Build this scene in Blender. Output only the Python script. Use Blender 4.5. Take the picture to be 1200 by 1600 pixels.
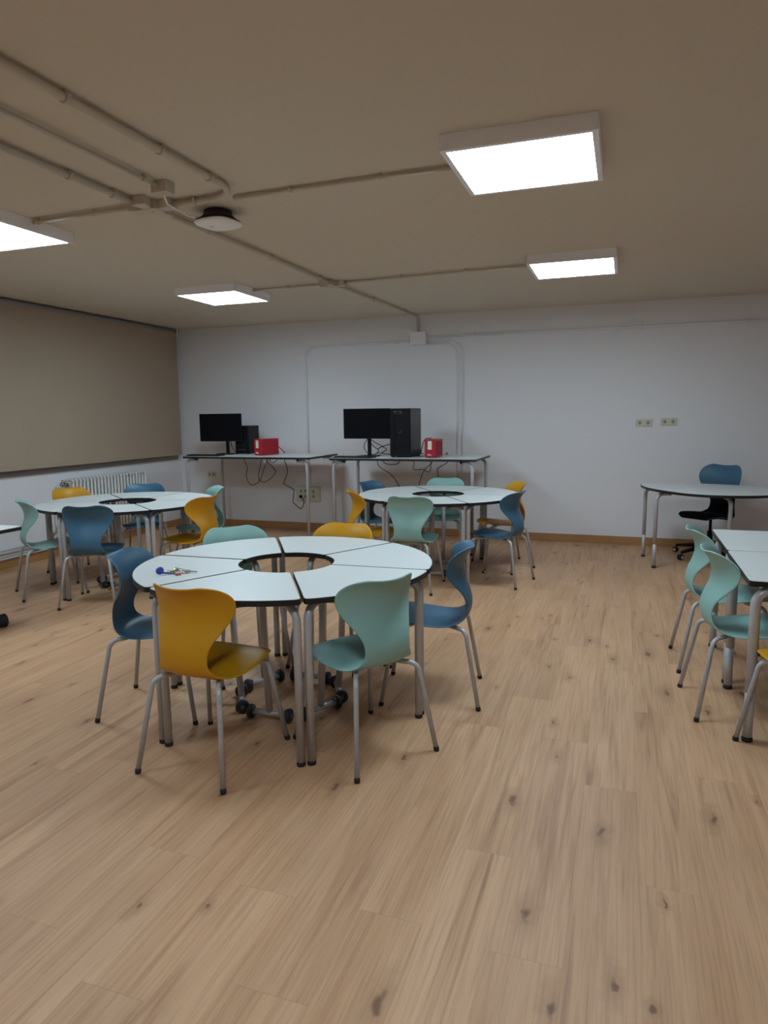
import bpy, bmesh, math, random
from mathutils import Vector, Matrix

for o in list(bpy.data.objects):
    bpy.data.objects.remove(o, do_unlink=True)
SC = bpy.context.scene
COL = SC.collection
random.seed(7)
R = math.radians

# ------------------------------------------------------------------ camera, world, exposure
CAM_H = 1.415
F_PX = 1068.5
PITCH, YAW, ROLL = 0.1408, 0.3375, -0.0122
cp, sp_, cy_, sy_ = math.cos(PITCH), math.sin(PITCH), math.cos(YAW), math.sin(YAW)
fwd = Vector((-sy_ * cp, cy_ * cp, -sp_))
up0 = Vector((-sy_ * sp_, cy_ * sp_, cp))
rt0 = Vector((cy_, sy_, 0))
rt = rt0 * math.cos(ROLL) + up0 * math.sin(ROLL)
up = up0 * math.cos(ROLL) - rt0 * math.sin(ROLL)
cam = bpy.data.cameras.new('camera')
cam.sensor_fit = 'VERTICAL'
cam.sensor_height = 36.0
cam.lens = F_PX / 1600.0 * 36.0
cam.clip_start = 0.02
camo = bpy.data.objects.new('camera', cam)
COL.objects.link(camo)
camo.matrix_world = Matrix(((rt.x, up.x, -fwd.x, 0), (rt.y, up.y, -fwd.y, 0), (rt.z, up.z, -fwd.z, CAM_H), (0, 0, 0, 1)))
SC.camera = camo

W = bpy.data.worlds.new('world')
SC.world = W
W.use_nodes = True
W.node_tree.nodes['Background'].inputs[0].default_value = (0.02, 0.02, 0.022, 1)
W.node_tree.nodes['Background'].inputs[1].default_value = 0.0
LAMP = 9.5            # emission of the ceiling panels
LAMP_COL = (0.72, 0.93, 1.06, 1)
SC.view_settings.view_transform = 'Standard'
SC.view_settings.look = 'None'
SC.view_settings.exposure = 1.36
SC.view_settings.gamma = 1.0
SC.view_settings.use_curve_mapping = False
SC.cycles.max_bounces = 14
SC.cycles.diffuse_bounces = 10

# ------------------------------------------------------------------ room numbers
D = 7.724      # back wall
XL = -5.554    # left wall
XR = 3.3       # right wall (never in view)
YB = -3.2      # wall behind the camera
H = 2.54       # ceiling

# ------------------------------------------------------------------ helpers
def lin(r, g, b):
    f = lambda c: c / 12.92 if c <= 0.04045 else ((c + 0.055) / 1.055) ** 2.4
    return (f(r / 255), f(g / 255), f(b / 255), 1)

def mat(name, col, rough=0.5, metal=0.0, spec=0.5, bump=0.0, bscale=200.0, vary=0.0, vscale=3.0):
    m = bpy.data.materials.new(name)
    m.use_nodes = True
    nt = m.node_tree
    b = nt.nodes['Principled BSDF']
    b.inputs['Base Color'].default_value = col
    b.inputs['Roughness'].default_value = rough
    b.inputs['Metallic'].default_value = metal
    b.inputs['Specular IOR Level'].default_value = spec
    tc = nt.nodes.new('ShaderNodeTexCoord')
    if vary > 0:
        n = nt.nodes.new('ShaderNodeTexNoise')
        n.inputs['Scale'].default_value = vscale
        n.inputs['Detail'].default_value = 3
        nt.links.new(tc.outputs['Object'], n.inputs['Vector'])
        mx = nt.nodes.new('ShaderNodeMix')
        mx.data_type = 'RGBA'
        mx.inputs[6].default_value = tuple(c * (1 - vary) for c in col[:3]) + (1,)
        mx.inputs[7].default_value = tuple(min(1, c * (1 + vary)) for c in col[:3]) + (1,)
        nt.links.new(n.outputs['Fac'], mx.inputs[0])
        nt.links.new(mx.outputs[2], b.inputs['Base Color'])
    if bump > 0:
        n2 = nt.nodes.new('ShaderNodeTexNoise')
        n2.inputs['Scale'].default_value = bscale
        n2.inputs['Detail'].default_value = 2
        nt.links.new(tc.outputs['Object'], n2.inputs['Vector'])
        bp = nt.nodes.new('ShaderNodeBump')
        bp.inputs['Strength'].default_value = bump
        bp.inputs['Distance'].default_value = 0.002
        nt.links.new(n2.outputs['Fac'], bp.inputs['Height'])
        nt.links.new(bp.outputs['Normal'], b.inputs['Normal'])
    return m

M = {}
M['wall'] = mat('wall_paint', (0.82, 0.81, 0.84, 1), 0.75, spec=0.25, bump=0.25, bscale=90, vary=0.02, vscale=1.2)
M['ceiling'] = mat('ceiling_paint', (0.64, 0.575, 0.475, 1), 0.8, spec=0.2, bump=0.2, bscale=60, vary=0.02, vscale=0.8)
M['baseboard'] = mat('oak_baseboard', lin(176, 130, 84), 0.5, vary=0.18, vscale=9)
M['conduit'] = mat('ceiling_conduit_paint', (0.55, 0.50, 0.41, 1), 0.55)
M['wconduit'] = mat('wall_conduit_paint', (0.82, 0.81, 0.84, 1), 0.5)
M['steel'] = mat('grey_lacquered_steel', (0.50, 0.50, 0.52, 1), 0.32, metal=0.15, spec=0.5)
M['chairsteel'] = mat('chair_leg_lacquer', (0.47, 0.48, 0.50, 1), 0.33, metal=0.15)
M['black'] = mat('black_plastic', (0.007, 0.007, 0.009, 1), 0.45, spec=0.2)
M['rubber'] = mat('black_rubber', (0.008, 0.008, 0.008, 1), 0.7)
M['edge'] = mat('black_edge_band', (0.010, 0.010, 0.012, 1), 0.4)
M['laminate'] = mat('white_laminate', (0.68, 0.70, 0.69, 1), 0.38, spec=0.4, vary=0.012, vscale=2)
M['yellow'] = mat('yellow_plastic', (0.60, 0.285, 0.006, 1), 0.42, spec=0.4, bump=0.1, bscale=700)
M['blue'] = mat('blue_plastic', (0.045, 0.125, 0.205, 1), 0.42, spec=0.4, bump=0.1, bscale=700)
M['mint'] = mat('mint_plastic', (0.265, 0.455, 0.42, 1), 0.42, spec=0.4, bump=0.1, bscale=700)
M['wheel'] = mat('dark_wheel', (0.022, 0.024, 0.028, 1), 0.5)
M['hub'] = mat('grey_hub', (0.12, 0.13, 0.14, 1), 0.4)
M['lampbody'] = mat('white_lamp_body', (0.90, 0.92, 0.97, 1), 0.45)
M['cream'] = mat('cream_plastic', lin(212, 207, 190), 0.45)
M['holes'] = mat('socket_hole', (0.05, 0.05, 0.045, 1), 0.6)
M['screen'] = mat('black_screen', (0.004, 0.004, 0.007, 1), 0.3, spec=0.15)
M['case'] = mat('black_case', (0.006, 0.007, 0.010, 1), 0.4, spec=0.2)
M['case2'] = mat('smoked_glass_panel', (0.010, 0.010, 0.014, 1), 0.25, spec=0.3)
M['greymark'] = mat('grey_mark', (0.10, 0.09, 0.10, 1), 0.5)
M['red'] = mat('red_plastic', (0.42, 0.012, 0.022, 1), 0.4)
M['redslat'] = mat('dark_red_plastic', (0.25, 0.010, 0.018, 1), 0.5)
M['label'] = mat('pale_label', (0.72, 0.72, 0.62, 1), 0.5)
M['whitemark'] = mat('white_mark', (0.85, 0.7, 0.7, 1), 0.5)
M['cable'] = mat('black_cable', (0.015, 0.015, 0.016, 1), 0.5)
M['blind'] = mat('beige_blind_fabric', (0.42, 0.33, 0.25, 1), 0.9, spec=0.1, bump=0.35, bscale=900, vary=0.04, vscale=2.5)
M['blindbar'] = mat('grey_blind_bar', (0.30, 0.29, 0.27, 1), 0.5)
M['radiator'] = mat('white_radiator', (0.72, 0.71, 0.68, 1), 0.35)
M['pipe'] = mat('pale_grey_pipe', (0.50, 0.50, 0.51, 1), 0.4)
M['brass'] = mat('dull_chrome', (0.35, 0.34, 0.33, 1), 0.25, metal=1.0)
M['ap'] = mat('white_device', (0.9, 0.9, 0.9, 1), 0.4)
M['apdark'] = mat('dark_device', (0.03, 0.03, 0.04, 1), 0.5)
M['keyblue'] = mat('blue_tag', (0.02, 0.035, 0.30, 1), 0.4)
M['keyred'] = mat('red_tag', (0.5, 0.02, 0.04, 1), 0.4)
M['keymetal'] = mat('key_metal', (0.45, 0.42, 0.38, 1), 0.3, metal=0.9)
M['keybrass'] = mat('key_brass', (0.55, 0.36, 0.18, 1), 0.3, metal=0.9)
M['pad'] = mat('black_upholstery', (0.008, 0.008, 0.009, 1), 0.9, spec=0.1)

def emit_mat():
    m = bpy.data.materials.new('lamp_diffuser')
    m.use_nodes = True
    nt = m.node_tree
    b = nt.nodes['Principled BSDF']
    b.inputs['Base Color'].default_value = (0.8, 0.8, 0.8, 1)
    b.inputs['Emission Color'].default_value = LAMP_COL
    b.inputs['Emission Strength'].default_value = LAMP
    return m
M['diffuser'] = emit_mat()

def floor_mat():
    m = bpy.data.materials.new('oak_plank_floor')
    m.use_nodes = True
    nt = m.node_tree
    N, L = nt.nodes, nt.links
    b = N['Principled BSDF']
    b.inputs['Specular IOR Level'].default_value = 0.35
    tc = N.new('ShaderNodeTexCoord')
    sep = N.new('ShaderNodeSeparateXYZ')
    L.new(tc.outputs['Object'], sep.inputs[0])
    def math_(op, a, bb=None, c=None):
        n = N.new('ShaderNodeMath'); n.operation = op
        for i, v in enumerate((a, bb, c)):
            if v is None: continue
            if isinstance(v, (int, float)): n.inputs[i].default_value = v
            else: L.new(v, n.inputs[i])
        return n.outputs[0]
    PW, PL = 0.192, 1.28
    xr = math_('DIVIDE', math_('ADD', sep.outputs[0], 20.07), PW)
    row = math_('FLOOR', xr)
    fx = math_('FRACT', xr)
    wn = N.new('ShaderNodeTexWhiteNoise'); wn.noise_dimensions = '1D'
    L.new(row, wn.inputs['W'])
    yr = math_('ADD', math_('DIVIDE', math_('ADD', sep.outputs[1], 20.0), PL), wn.outputs['Value'])
    cell = math_('FLOOR', yr)
    fy = math_('FRACT', yr)
    cmb = N.new('ShaderNodeCombineXYZ')
    L.new(row, cmb.inputs[0]); L.new(cell, cmb.inputs[1])
    wn2 = N.new('ShaderNodeTexWhiteNoise'); wn2.noise_dimensions = '2D'
    L.new(cmb.outputs[0], wn2.inputs['Vector'])
    # per plank shift of the figure
    sh = N.new('ShaderNodeVectorMath'); sh.operation = 'SCALE'
    L.new(wn2.outputs['Color'], sh.inputs[0]); sh.inputs['Scale'].default_value = 37.0
    pos = N.new('ShaderNodeVectorMath'); pos.operation = 'ADD'
    L.new(tc.outputs['Object'], pos.inputs[0]); L.new(sh.outputs[0], pos.inputs[1])
    def stretch(sx, sy):
        v = N.new('ShaderNodeVectorMath'); v.operation = 'MULTIPLY'
        L.new(pos.outputs[0], v.inputs[0]); v.inputs[1].default_value = (sx, sy, 1)
        return v.outputs[0]
    def noise(vec, scale, detail=4, rough=0.55, dist=0.0):
        n = N.new('ShaderNodeTexNoise'); n.inputs['Scale'].default_value = scale
        n.inputs['Detail'].default_value = detail; n.inputs['Roughness'].default_value = rough
        n.inputs['Distortion'].default_value = dist
        L.new(vec, n.inputs['Vector']); return n.outputs['Fac']
    def ramp(fac, stops):
        r = N.new('ShaderNodeValToRGB')
        e = r.color_ramp.elements
        e[0].position, e[0].color = stops[0]
        e[1].position, e[1].color = stops[-1]
        for p, c in stops[1:-1]:
            k = e.new(p); k.color = c
        L.new(fac, r.inputs[0]); return r.outputs[0]
    def mix(a, bb, fac, mode='MIX'):
        n = N.new('ShaderNodeMix'); n.data_type = 'RGBA'; n.blend_type = mode
        for i, v in ((6, a), (7, bb)):
            if isinstance(v, tuple): n.inputs[i].default_value = v
            else: L.new(v, n.inputs[i])
        if isinstance(fac, (int, float)): n.inputs[0].default_value = fac
        else: L.new(fac, n.inputs[0])
        return n.outputs[2]
    g = lambda v: (v, v, v, 1)
    base = ramp(noise(stretch(5.0, 0.55), 1.6, 4, 0.5, 0.5), [(0.25, FLOOR_DARK), (0.5, FLOOR_MID), (0.78, FLOOR_LIGHT)])
    # per plank tone
    tone = ramp(wn2.outputs['Value'], [(0.0, (0.93, 0.92, 0.91, 1)), (0.5, (0.99, 0.985, 0.98, 1)), (1.0, (1.04, 1.03, 1.0, 1))])
    col = mix(base, tone, 1.0, 'MULTIPLY')
    # fine grain
    gr = ramp(noise(stretch(40.0, 1.0), 3.0, 5, 0.65, 0.25), [(0.30, g(0.74)), (0.52, g(1.0)), (0.8, g(1.08))])
    col = mix(col, gr, 0.85, 'MULTIPLY')
    # long dark streaks
    stv = noise(stretch(7.0, 0.35), 2.2, 3, 0.55, 0.9)
    st = ramp(stv, [(0.27, (0.50, 0.40, 0.36, 1)), (0.36, (0.82, 0.76, 0.73, 1)), (0.45, g(1.0)), (1.0, g(1.0))])
    col = mix(col, st, 0.68, 'MULTIPLY')
    # knots
    vo = N.new('ShaderNodeTexVoronoi'); vo.voronoi_dimensions = '2D'; vo.feature = 'F1'; vo.inputs['Scale'].default_value = 1.0
    kd = N.new('ShaderNodeVectorMath'); kd.operation = 'MULTIPLY'
    L.new(pos.outputs[0], kd.inputs[0]); kd.inputs[1].default_value = (4.2, 1.75, 1)
    wob = N.new('ShaderNodeTexNoise'); wob.inputs['Scale'].default_value = 22
    L.new(tc.outputs['Object'], wob.inputs['Vector'])
    wsc = N.new('ShaderNodeVectorMath'); wsc.operation = 'SCALE'
    L.new(wob.outputs['Color'], wsc.inputs[0]); wsc.inputs['Scale'].default_value = 0.16
    kd2 = N.new('ShaderNodeVectorMath'); kd2.operation = 'ADD'
    L.new(kd.outputs[0], kd2.inputs[0]); L.new(wsc.outputs[0], kd2.inputs[1])
    L.new(kd2.outputs[0], vo.inputs['Vector'])
    gate = N.new('ShaderNodeSeparateColor'); L.new(vo.outputs['Color'], gate.inputs[0])
    gt = math_('GREATER_THAN', gate.outputs[0], 0.45)
    size = math_('ADD', math_('MULTIPLY', math_('POWER', gate.outputs[1], 2.0), 0.06), 0.028)
    kn = N.new('ShaderNodeMapRange'); kn.interpolation_type = 'SMOOTHSTEP'
    L.new(vo.outputs['Distance'], kn.inputs['Value'])
    L.new(math_('MULTIPLY', size, 0.25), kn.inputs['From Min']); L.new(size, kn.inputs['From Max'])
    kn.inputs['To Min'].default_value = 0.85; kn.inputs['To Max'].default_value = 0.0
    kf = math_('MULTIPLY', kn.outputs[0], gt)
    col = mix(col, (0.105, 0.050, 0.026, 1), kf)
    # halo round the knots
    halo = N.new('ShaderNodeMapRange'); halo.interpolation_type = 'SMOOTHSTEP'
    L.new(vo.outputs['Distance'], halo.inputs['Value'])
    halo.inputs['From Min'].default_value = 0.02; L.new(math_('MULTIPLY', size, 3.6), halo.inputs['From Max'])
    halo.inputs['To Min'].default_value = 0.38; halo.inputs['To Max'].default_value = 0.0
    col = mix(col, (0.26, 0.125, 0.060, 1), math_('MULTIPLY', halo.outputs[0], gt))
    # seams
    ex = math_('MINIMUM', fx, math_('SUBTRACT', 1.0, fx))
    ey = math_('MINIMUM', fy, math_('SUBTRACT', 1.0, fy))
    sx = math_('LESS_THAN', ex, 0.0045)
    sy = math_('LESS_THAN', ey, 0.0009)
    sm = math_('MULTIPLY', math_('MAXIMUM', sx, sy), 0.22)
    col = mix(col, (0.14, 0.085, 0.05, 1), sm)
    L.new(col, b.inputs['Base Color'])
    rr = N.new('ShaderNodeMapRange')
    L.new(noise(stretch(30.0, 1.5), 3.0, 3), rr.inputs['Value'])
    rr.inputs['To Min'].default_value = 0.40; rr.inputs['To Max'].default_value = 0.56
    L.new(rr.outputs[0], b.inputs['Roughness'])
    bp = N.new('ShaderNodeBump'); bp.inputs['Strength'].default_value = 0.12; bp.inputs['Distance'].default_value = 0.002
    L.new(gr, bp.inputs['Height']); L.new(bp.outputs['Normal'], b.inputs['Normal'])
    return m
FLOOR_DARK = (0.50, 0.278, 0.150, 1)
FLOOR_MID = (0.575, 0.333, 0.190, 1)
FLOOR_LIGHT = (0.64, 0.383, 0.228, 1)
M['floor'] = floor_mat()

def fillet(pts, r, n=6):
    """round the inner corners of a 3-D polyline"""
    pts = [Vector(p) for p in pts]
    rs = r if isinstance(r, (list, tuple)) else [r] * len(pts)
    out = [pts[0]]
    for i in range(1, len(pts) - 1):
        p, a, b = pts[i], pts[i - 1], pts[i + 1]
        da, db = (a - p), (b - p)
        la, lb = da.length, db.length
        da.normalize(); db.normalize()
        ang = da.angle(db)
        if ang > math.pi - 0.02 or rs[i] <= 0:
            out.append(p); continue
        t = min(rs[i] / math.tan(ang / 2), la * 0.49, lb * 0.49)
        p0, p1 = p + da * t, p + db * t
        rad = t * math.tan(ang / 2)
        bis = (da + db).normalized()
        c = p + bis * (rad / math.sin(ang / 2))
        v0, v1 = p0 - c, p1 - c
        tot = v0.angle(v1)
        ax = v0.cross(v1).normalized()
        for k in range(n + 1):
            out.append(c + Matrix.Rotation(tot * k / n, 3, ax) @ v0)
    out.append(pts[-1])
    return out

class MB:
    def __init__(s):
        s.bm = bmesh.new()
    def face(s, vs, smooth=False, mi=0):
        try:
            f = s.bm.faces.new(vs)
        except ValueError:
            return
        f.smooth = smooth
        f.material_index = mi
    def box(s, x0, x1, y0, y1, z0, z1, mi=0, bev=0.0):
        ps = [(x0, y0, z0), (x1, y0, z0), (x1, y1, z0), (x0, y1, z0), (x0, y0, z1), (x1, y0, z1), (x1, y1, z1), (x0, y1, z1)]
        b2 = bmesh.new()
        v = [b2.verts.new(p) for p in ps]
        for q in ((0, 3, 2, 1), (4, 5, 6, 7), (0, 1, 5, 4), (1, 2, 6, 5), (2, 3, 7, 6), (3, 0, 4, 7)):
            b2.faces.new([v[i] for i in q])
        if bev > 0:
            bmesh.ops.bevel(b2, geom=list(b2.edges), offset=bev, segments=2, affect='EDGES', profile=0.5)
        mp = {}
        for vv in b2.verts: mp[vv] = s.bm.verts.new(vv.co)
        for f in b2.faces: s.face([mp[x] for x in f.verts], False, mi)
        b2.free()
        return s
    def tube(s, pts, r, n=10, caps=True, mi=0, smooth=True):
        pts = [Vector(p) for p in pts]
        rs = r if isinstance(r, (list, tuple)) else [r] * len(pts)
        t = (pts[1] - pts[0]).normalized()
        u = t.orthogonal().normalized()
        rings = []
        for i, p in enumerate(pts):
            if i == 0: tt = (pts[1] - pts[0]).normalized()
            elif i == len(pts) - 1: tt = (pts[i] - pts[i - 1]).normalized()
            else: tt = ((pts[i + 1] - p).normalized() + (p - pts[i - 1]).normalized()).normalized()
            u = (u - tt * u.dot(tt)).normalized()
            w = tt.cross(u)
            rings.append([s.bm.verts.new(p + (u * math.cos(2 * math.pi * k / n) + w * math.sin(2 * math.pi * k / n)) * rs[i]) for k in range(n)])
        for a, b in zip(rings, rings[1:]):
            for k in range(n):
                s.face([a[k], a[(k + 1) % n], b[(k + 1) % n], b[k]], smooth, mi)
        if caps:
            s.face(rings[0][::-1], False, mi); s.face(rings[-1], False, mi)
        return s
    def prism(s, poly, z0, z1, mi=0, top_mi=None, smooth=True):
        a = [s.bm.verts.new((p[0], p[1], z0)) for p in poly]
        b = [s.bm.verts.new((p[0], p[1], z1)) for p in poly]
        n = len(poly)
        for k in range(n):
            s.face([a[k], a[(k + 1) % n], b[(k + 1) % n], b[k]], False, mi)
        s.face(a[::-1], False, mi); s.face(b, False, mi if top_mi is None else top_mi)
        return s
    def lathe(s, prof, n=20, origin=(0, 0, 0), axis=(0, 0, 1), mi=0):
        o = Vector(origin); ax = Vector(axis).normalized()
        u = ax.orthogonal().normalized(); w = ax.cross(u)
        rings = []
        for r, z in prof:
            rings.append([s.bm.verts.new(o + ax * z + (u * math.cos(2 * math.pi * k / n) + w * math.sin(2 * math.pi * k / n)) * max(r, 1e-4)) for k in range(n)])
        for a, b in zip(rings, rings[1:]):
            for k in range(n):
                s.face([a[k], a[(k + 1) % n], b[(k + 1) % n], b[k]], True, mi)
        s.face(rings[0][::-1], False, mi); s.face(rings[-1], False, mi)
        return s
    def xform(s, mtx):
        bmesh.ops.transform(s.bm, matrix=mtx, verts=list(s.bm.verts)); return s
    def build(s, name, m, parent=None, loc=None, rz=0):
        bmesh.ops.recalc_face_normals(s.bm, faces=list(s.bm.faces))
        me = bpy.data.meshes.new(name)
        s.bm.to_mesh(me); s.bm.free()
        for mm in (m if isinstance(m, (list, tuple)) else [m]):
            me.materials.append(mm)
        o = bpy.data.objects.new(name, me)
        COL.objects.link(o)
        if parent is not None: o.parent = parent
        if loc is not None: o.location = loc
        if rz: o.rotation_euler.z = rz
        return o

def tag(o, label=None, cat=None, group=None, kind=None):
    if label: o['label'] = label
    if cat: o['category'] = cat
    if group: o['group'] = group
    if kind: o['kind'] = kind
    return o

def empty(name, label, cat, loc=(0, 0, 0), rz=0, group=None):
    o = bpy.data.objects.new(name, None)
    o.empty_display_size = 0.1
    COL.objects.link(o)
    o.location = loc; o.rotation_euler.z = rz
    return tag(o, label, cat, group)

def kids(o):
    return [x for x in bpy.data.objects if x.parent == o]

def copy_tree(o, parent=None):
    c = o.copy()
    COL.objects.link(c)
    if parent is not None: c.parent = parent
    for ch in kids(o): copy_tree(ch, c)
    return c

# ================================================================== THE ROOM
T = 0.12
def struct(name, x0, x1, y0, y1, z0, z1, m, bev=0):
    return tag(MB().box(x0, x1, y0, y1, z0, z1, bev=bev).build(name, m), kind='structure')
struct('floor', XL - T, XR + T, YB - T, D + T, -0.1, 0, M['floor'])
struct('ceiling', XL - T, XR + T, YB - T, D + T, H, H + 0.1, M['ceiling'])
struct('wall_back', XL - T, XR + T, D, D + T, 0, H, M['wall'])
struct('wall_left', XL - T, XL, YB, D, 0, H, M['wall'])
struct('wall_right', XR, XR + T, YB, D, 0, H, M['wall'])
struct('wall_front', XL - T, XR + T, YB - T, YB, 0, H, M['wall'])
struct('baseboard_back', XL, XR, D - 0.014, D, 0, 0.085, M['baseboard'], 0.002)
struct('baseboard_left', XL, XL + 0.014, YB, D - 0.014, 0, 0.085, M['baseboard'], 0.002)

# ================================================================== CEILING LAMPS
LS = 0.62
def make_lamp():
    t = empty('ceiling_panel_light', '', 'ceiling light')
    h = LS / 2
    m = MB()
    z0, z1 = -0.063, 0.0
    m.box(-h, h, -h, -h + 0.004, z0, z1); m.box(-h, h, h - 0.004, h, z0, z1)
    m.box(-h, -h + 0.004, -h, h, z0, z1); m.box(h - 0.004, h, -h, h, z0, z1)
    m.box(-h + 0.004, h - 0.004, -h + 0.004, h - 0.004, -0.006, 0)
    m.build('housing', M['lampbody'], t)
    m = MB(); w = 0.024; i = h - w
    m.box(-h + .001, h - .001, -h + .001, -i, z0 - .002, z0 + .006); m.box(-h + .001, h - .001, i, h - .001, z0 - .002, z0 + .006)
    m.box(-h + .001, -i, -i, i, z0 - .002, z0 + .006); m.box(i, h - .001, -i, i, z0 - .002, z0 + .006)
    m.build('frame', M['lampbody'], t)
    MB().box(-i, i, -i, i, z0 + 0.002, z0 + 0.005).build('diffuser', M['diffuser'], t)
    return t
lamp0 = make_lamp()
lamps = [((-0.753, 2.876), 'large white square panel light nearest the camera, top right of the ceiling'),
         ((-0.711, 5.167), 'white square panel light far right, between the nearest right panel and back wall'),
         ((-3.771, 5.253), 'white square panel light far left, above the table by the radiator'),
         ((-3.83, 2.88), 'white square panel light cut off by the left edge of the photo'),
         ((-0.753, 0.35), 'white square panel light over the camera, right column'),
         ((-3.83, 0.35), 'white square panel light beside the camera, left column')]
for i, ((x, y), lb) in enumerate(lamps):
    o = lamp0 if i == 0 else copy_tree(lamp0)
    o.location = (x + LS / 2, y + LS / 2, H - 0.0005)
    tag(o, lb, 'ceiling light', 'square ceiling panel lights')

# ================================================================== CONDUITS
def pipe_thing(name, label, cat, pts, r, m, clips=(), group=None, bend=0.06, normal=(0, 0, 1)):
    """clips: fractions (0..1) along the straight segment list [(seg, frac)]"""
    t = tag(MB().tube(fillet(pts, bend, 8), r, 12).build(name, m), label, cat, group)
    n = Vector(normal)
    for seg, fr in clips:
        a, b = Vector(pts[seg]), Vector(pts[seg + 1])
        p = a.lerp(b, fr); d = (b - a).normalized(); w = d.cross(n).normalized()
        c = MB()
        c.tube([p - d * 0.008, p + d * 0.008], r * 1.28, 12)
        q = p + n * r * 1.1
        c.tube([q - d * 0.007 , q + d * 0.007], r * 0.9, 8)
        f = p + w * (r + 0.006)
        c.tube([f - d * 0.006 + n * r * .3, f + d * 0.006 + n * r * .3], 0.006, 6)
        c.build('clip', m, t)
    return t
ZC = H - 0.024
cm = M['conduit']
GC = 'painted conduits on the ceiling'
pipe_thing('ceiling_conduit', 'thick beige conduit at ceiling left, leftmost of three runs into the cross box', 'conduit',
           [(-2.52, YB, ZC), (-2.43, 3.09, ZC)], 0.0165, cm, [(0, .93), (0, .975)], GC)
pipe_thing('ceiling_conduit', 'thin beige conduit ending at the small junction box near the access point', 'conduit',
           [(-2.185, YB, ZC), (-2.15, 2.90, ZC)], 0.0105, cm, [(0, .85), (0, .985)], GC)
pipe_thing('ceiling_conduit', 'thick beige conduit curving left into the cross junction box', 'conduit',
           [(-1.93, YB, ZC), (-1.855, 3.19, ZC), (-2.36, 3.19, ZC)], 0.0165, cm, [(0, .82), (0, .90), (0, .955), (1, .55)], GC, bend=0.19)
pipe_thing('ceiling_conduit', 'beige conduit from cross junction box to the large nearest right panel light', 'conduit',
           [(-1.93, 3.235, ZC + .008), (-0.752, 3.215, ZC + .008)], 0.0105, cm, [(0, .28), (0, .68)], GC)
pipe_thing('ceiling_conduit', 'beige conduit from cross junction box to the panel light at left photo edge', 'conduit',
           [(-2.48, 3.17, ZC + .004), (-3.20, 3.19, ZC + .004)], 0.0115, cm, [(0, .40), (0, .96)], GC)
pipe_thing('ceiling_conduit', 'beige conduit running under the access point between the two ceiling junction boxes', 'conduit',
           [(-2.40, 3.20, ZC), (-2.365, 5.50, ZC)], 0.0145, cm, [(0, .22), (0, .55), (0, .9)], GC)
pipe_thing('ceiling_conduit', 'beige conduit from far junction box to the far left panel light', 'conduit',
           [(-2.41, 5.52, ZC + .006), (-3.155, 5.55, ZC + .006)], 0.010, cm, [(0, .52), (0, .97)], GC)
pipe_thing('ceiling_conduit', 'beige conduit from far junction box to the far right panel light', 'conduit',
           [(-2.32, 5.52, ZC + .006), (-0.71, 5.45, ZC + .006)], 0.010, cm, [(0, .35), (0, .68)], GC)
pipe_thing('ceiling_conduit', 'conduit from far junction box to back wall, bending down to the white wall box', 'conduit',
           [(-2.36, 5.54, ZC), (-2.27, D - 0.018, ZC), (-2.26, D - 0.018, 2.34)], 0.013, cm, [(0, .4), (0, .8)], GC, bend=0.04)

def cross_box(name, label, loc, sc=1.0, rz=0):
    t = empty(name, label, 'junction box', loc, rz, 'ceiling junction boxes')
    MB().box(-.05 * sc, .05 * sc, -.05 * sc, .05 * sc, -.05, 0, bev=.004).build('box', cm, t)
    for k in range(4):
        a = k * math.pi / 2
        w0, w1, l = .024 * sc, .046 * sc, .13 * sc
        m = MB().prism([(.045 * sc, -w0), (l, -w1), (l, w1), (.045 * sc, w0)], -.046, -.002)
        m.build('flared_arm', cm, t, rz=a)
    MB().lathe([(.004, 0), (.007, .001), (.007, .003), (.003, .005)], 8, (0, 0, -.05), (0, 0, -1)).build('screw', cm, t)
    return t
cross_box('ceiling_junction_box', 'beige cross-shaped junction box where ceiling conduits meet, beside the access point', (-2.385, 3.18, H), 0.95)
cross_box('ceiling_junction_box', 'beige cross-shaped junction box on the far ceiling between two panel lights', (-2.365, 5.52, H), 0.85)
t = tag(MB().box(-.045, .045, -.035, .035, -.055, 0, bev=.004).build('small_junction_box', cm, loc=(-2.145, 2.945, H)),
        'small beige junction box at the end of the thin conduit', 'junction box')
# access point
ap = empty('wireless_access_point', 'white rounded access point with dark base hanging under the ceiling', 'access point', (-2.155, 3.44, H), R(-8))
m = MB().lathe([(.06, 0), (.075, -.004), (.08, -.03), (.10, -.045)], 24); m.build('bracket', M['apdark'], ap)
def squircle(r, n=40, e=3.2):
    out = []
    for k in range(n):
        a = 2 * math.pi * k / n
        c, s_ = math.cos(a), math.sin(a)
        q = (abs(c) ** e + abs(s_) ** e) ** (-1 / e)
        out.append((c * q * r, s_ * q * r))
    return out
def squircle_stack(prof):
    m = MB(); rings = []
    for r, z in prof:
        rings.append([m.bm.verts.new((x, y, z)) for x, y in squircle(r)])
    n = len(rings[0])
    for a, b in zip(rings, rings[1:]):
        for k in range(n): m.face([a[k], a[(k + 1) % n], b[(k + 1) % n], b[k]], True)
    m.face(rings[0]); m.face(rings[-1][::-1])
    return m
squircle_stack([(.085, -.045), (.108, -.055), (.112, -.066)]).build('dark_base', M['apdark'], ap)
squircle_stack([(.114, -.064), (.116, -.068), (.108, -.078), (.08, -.086), (.03, -.088)]).build('cover', M['ap'], ap)
MB().lathe([(.012, 0), (.011, .001)], 14, (-.02, -.03, -.0875), (0, 0, -1)).build('emblem', M['pipe'], ap)
tag(MB().tube(fillet([(-2.17, 2.985, H - .045), (-2.235, 3.10, H - .05), (-2.25, 3.30, H - .055), (-2.20, 3.38, H - .05)], .05), .0045, 8).build('network_cable', M['ap']),
    'thin white cable hanging from small box to the access point', 'cable')

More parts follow.
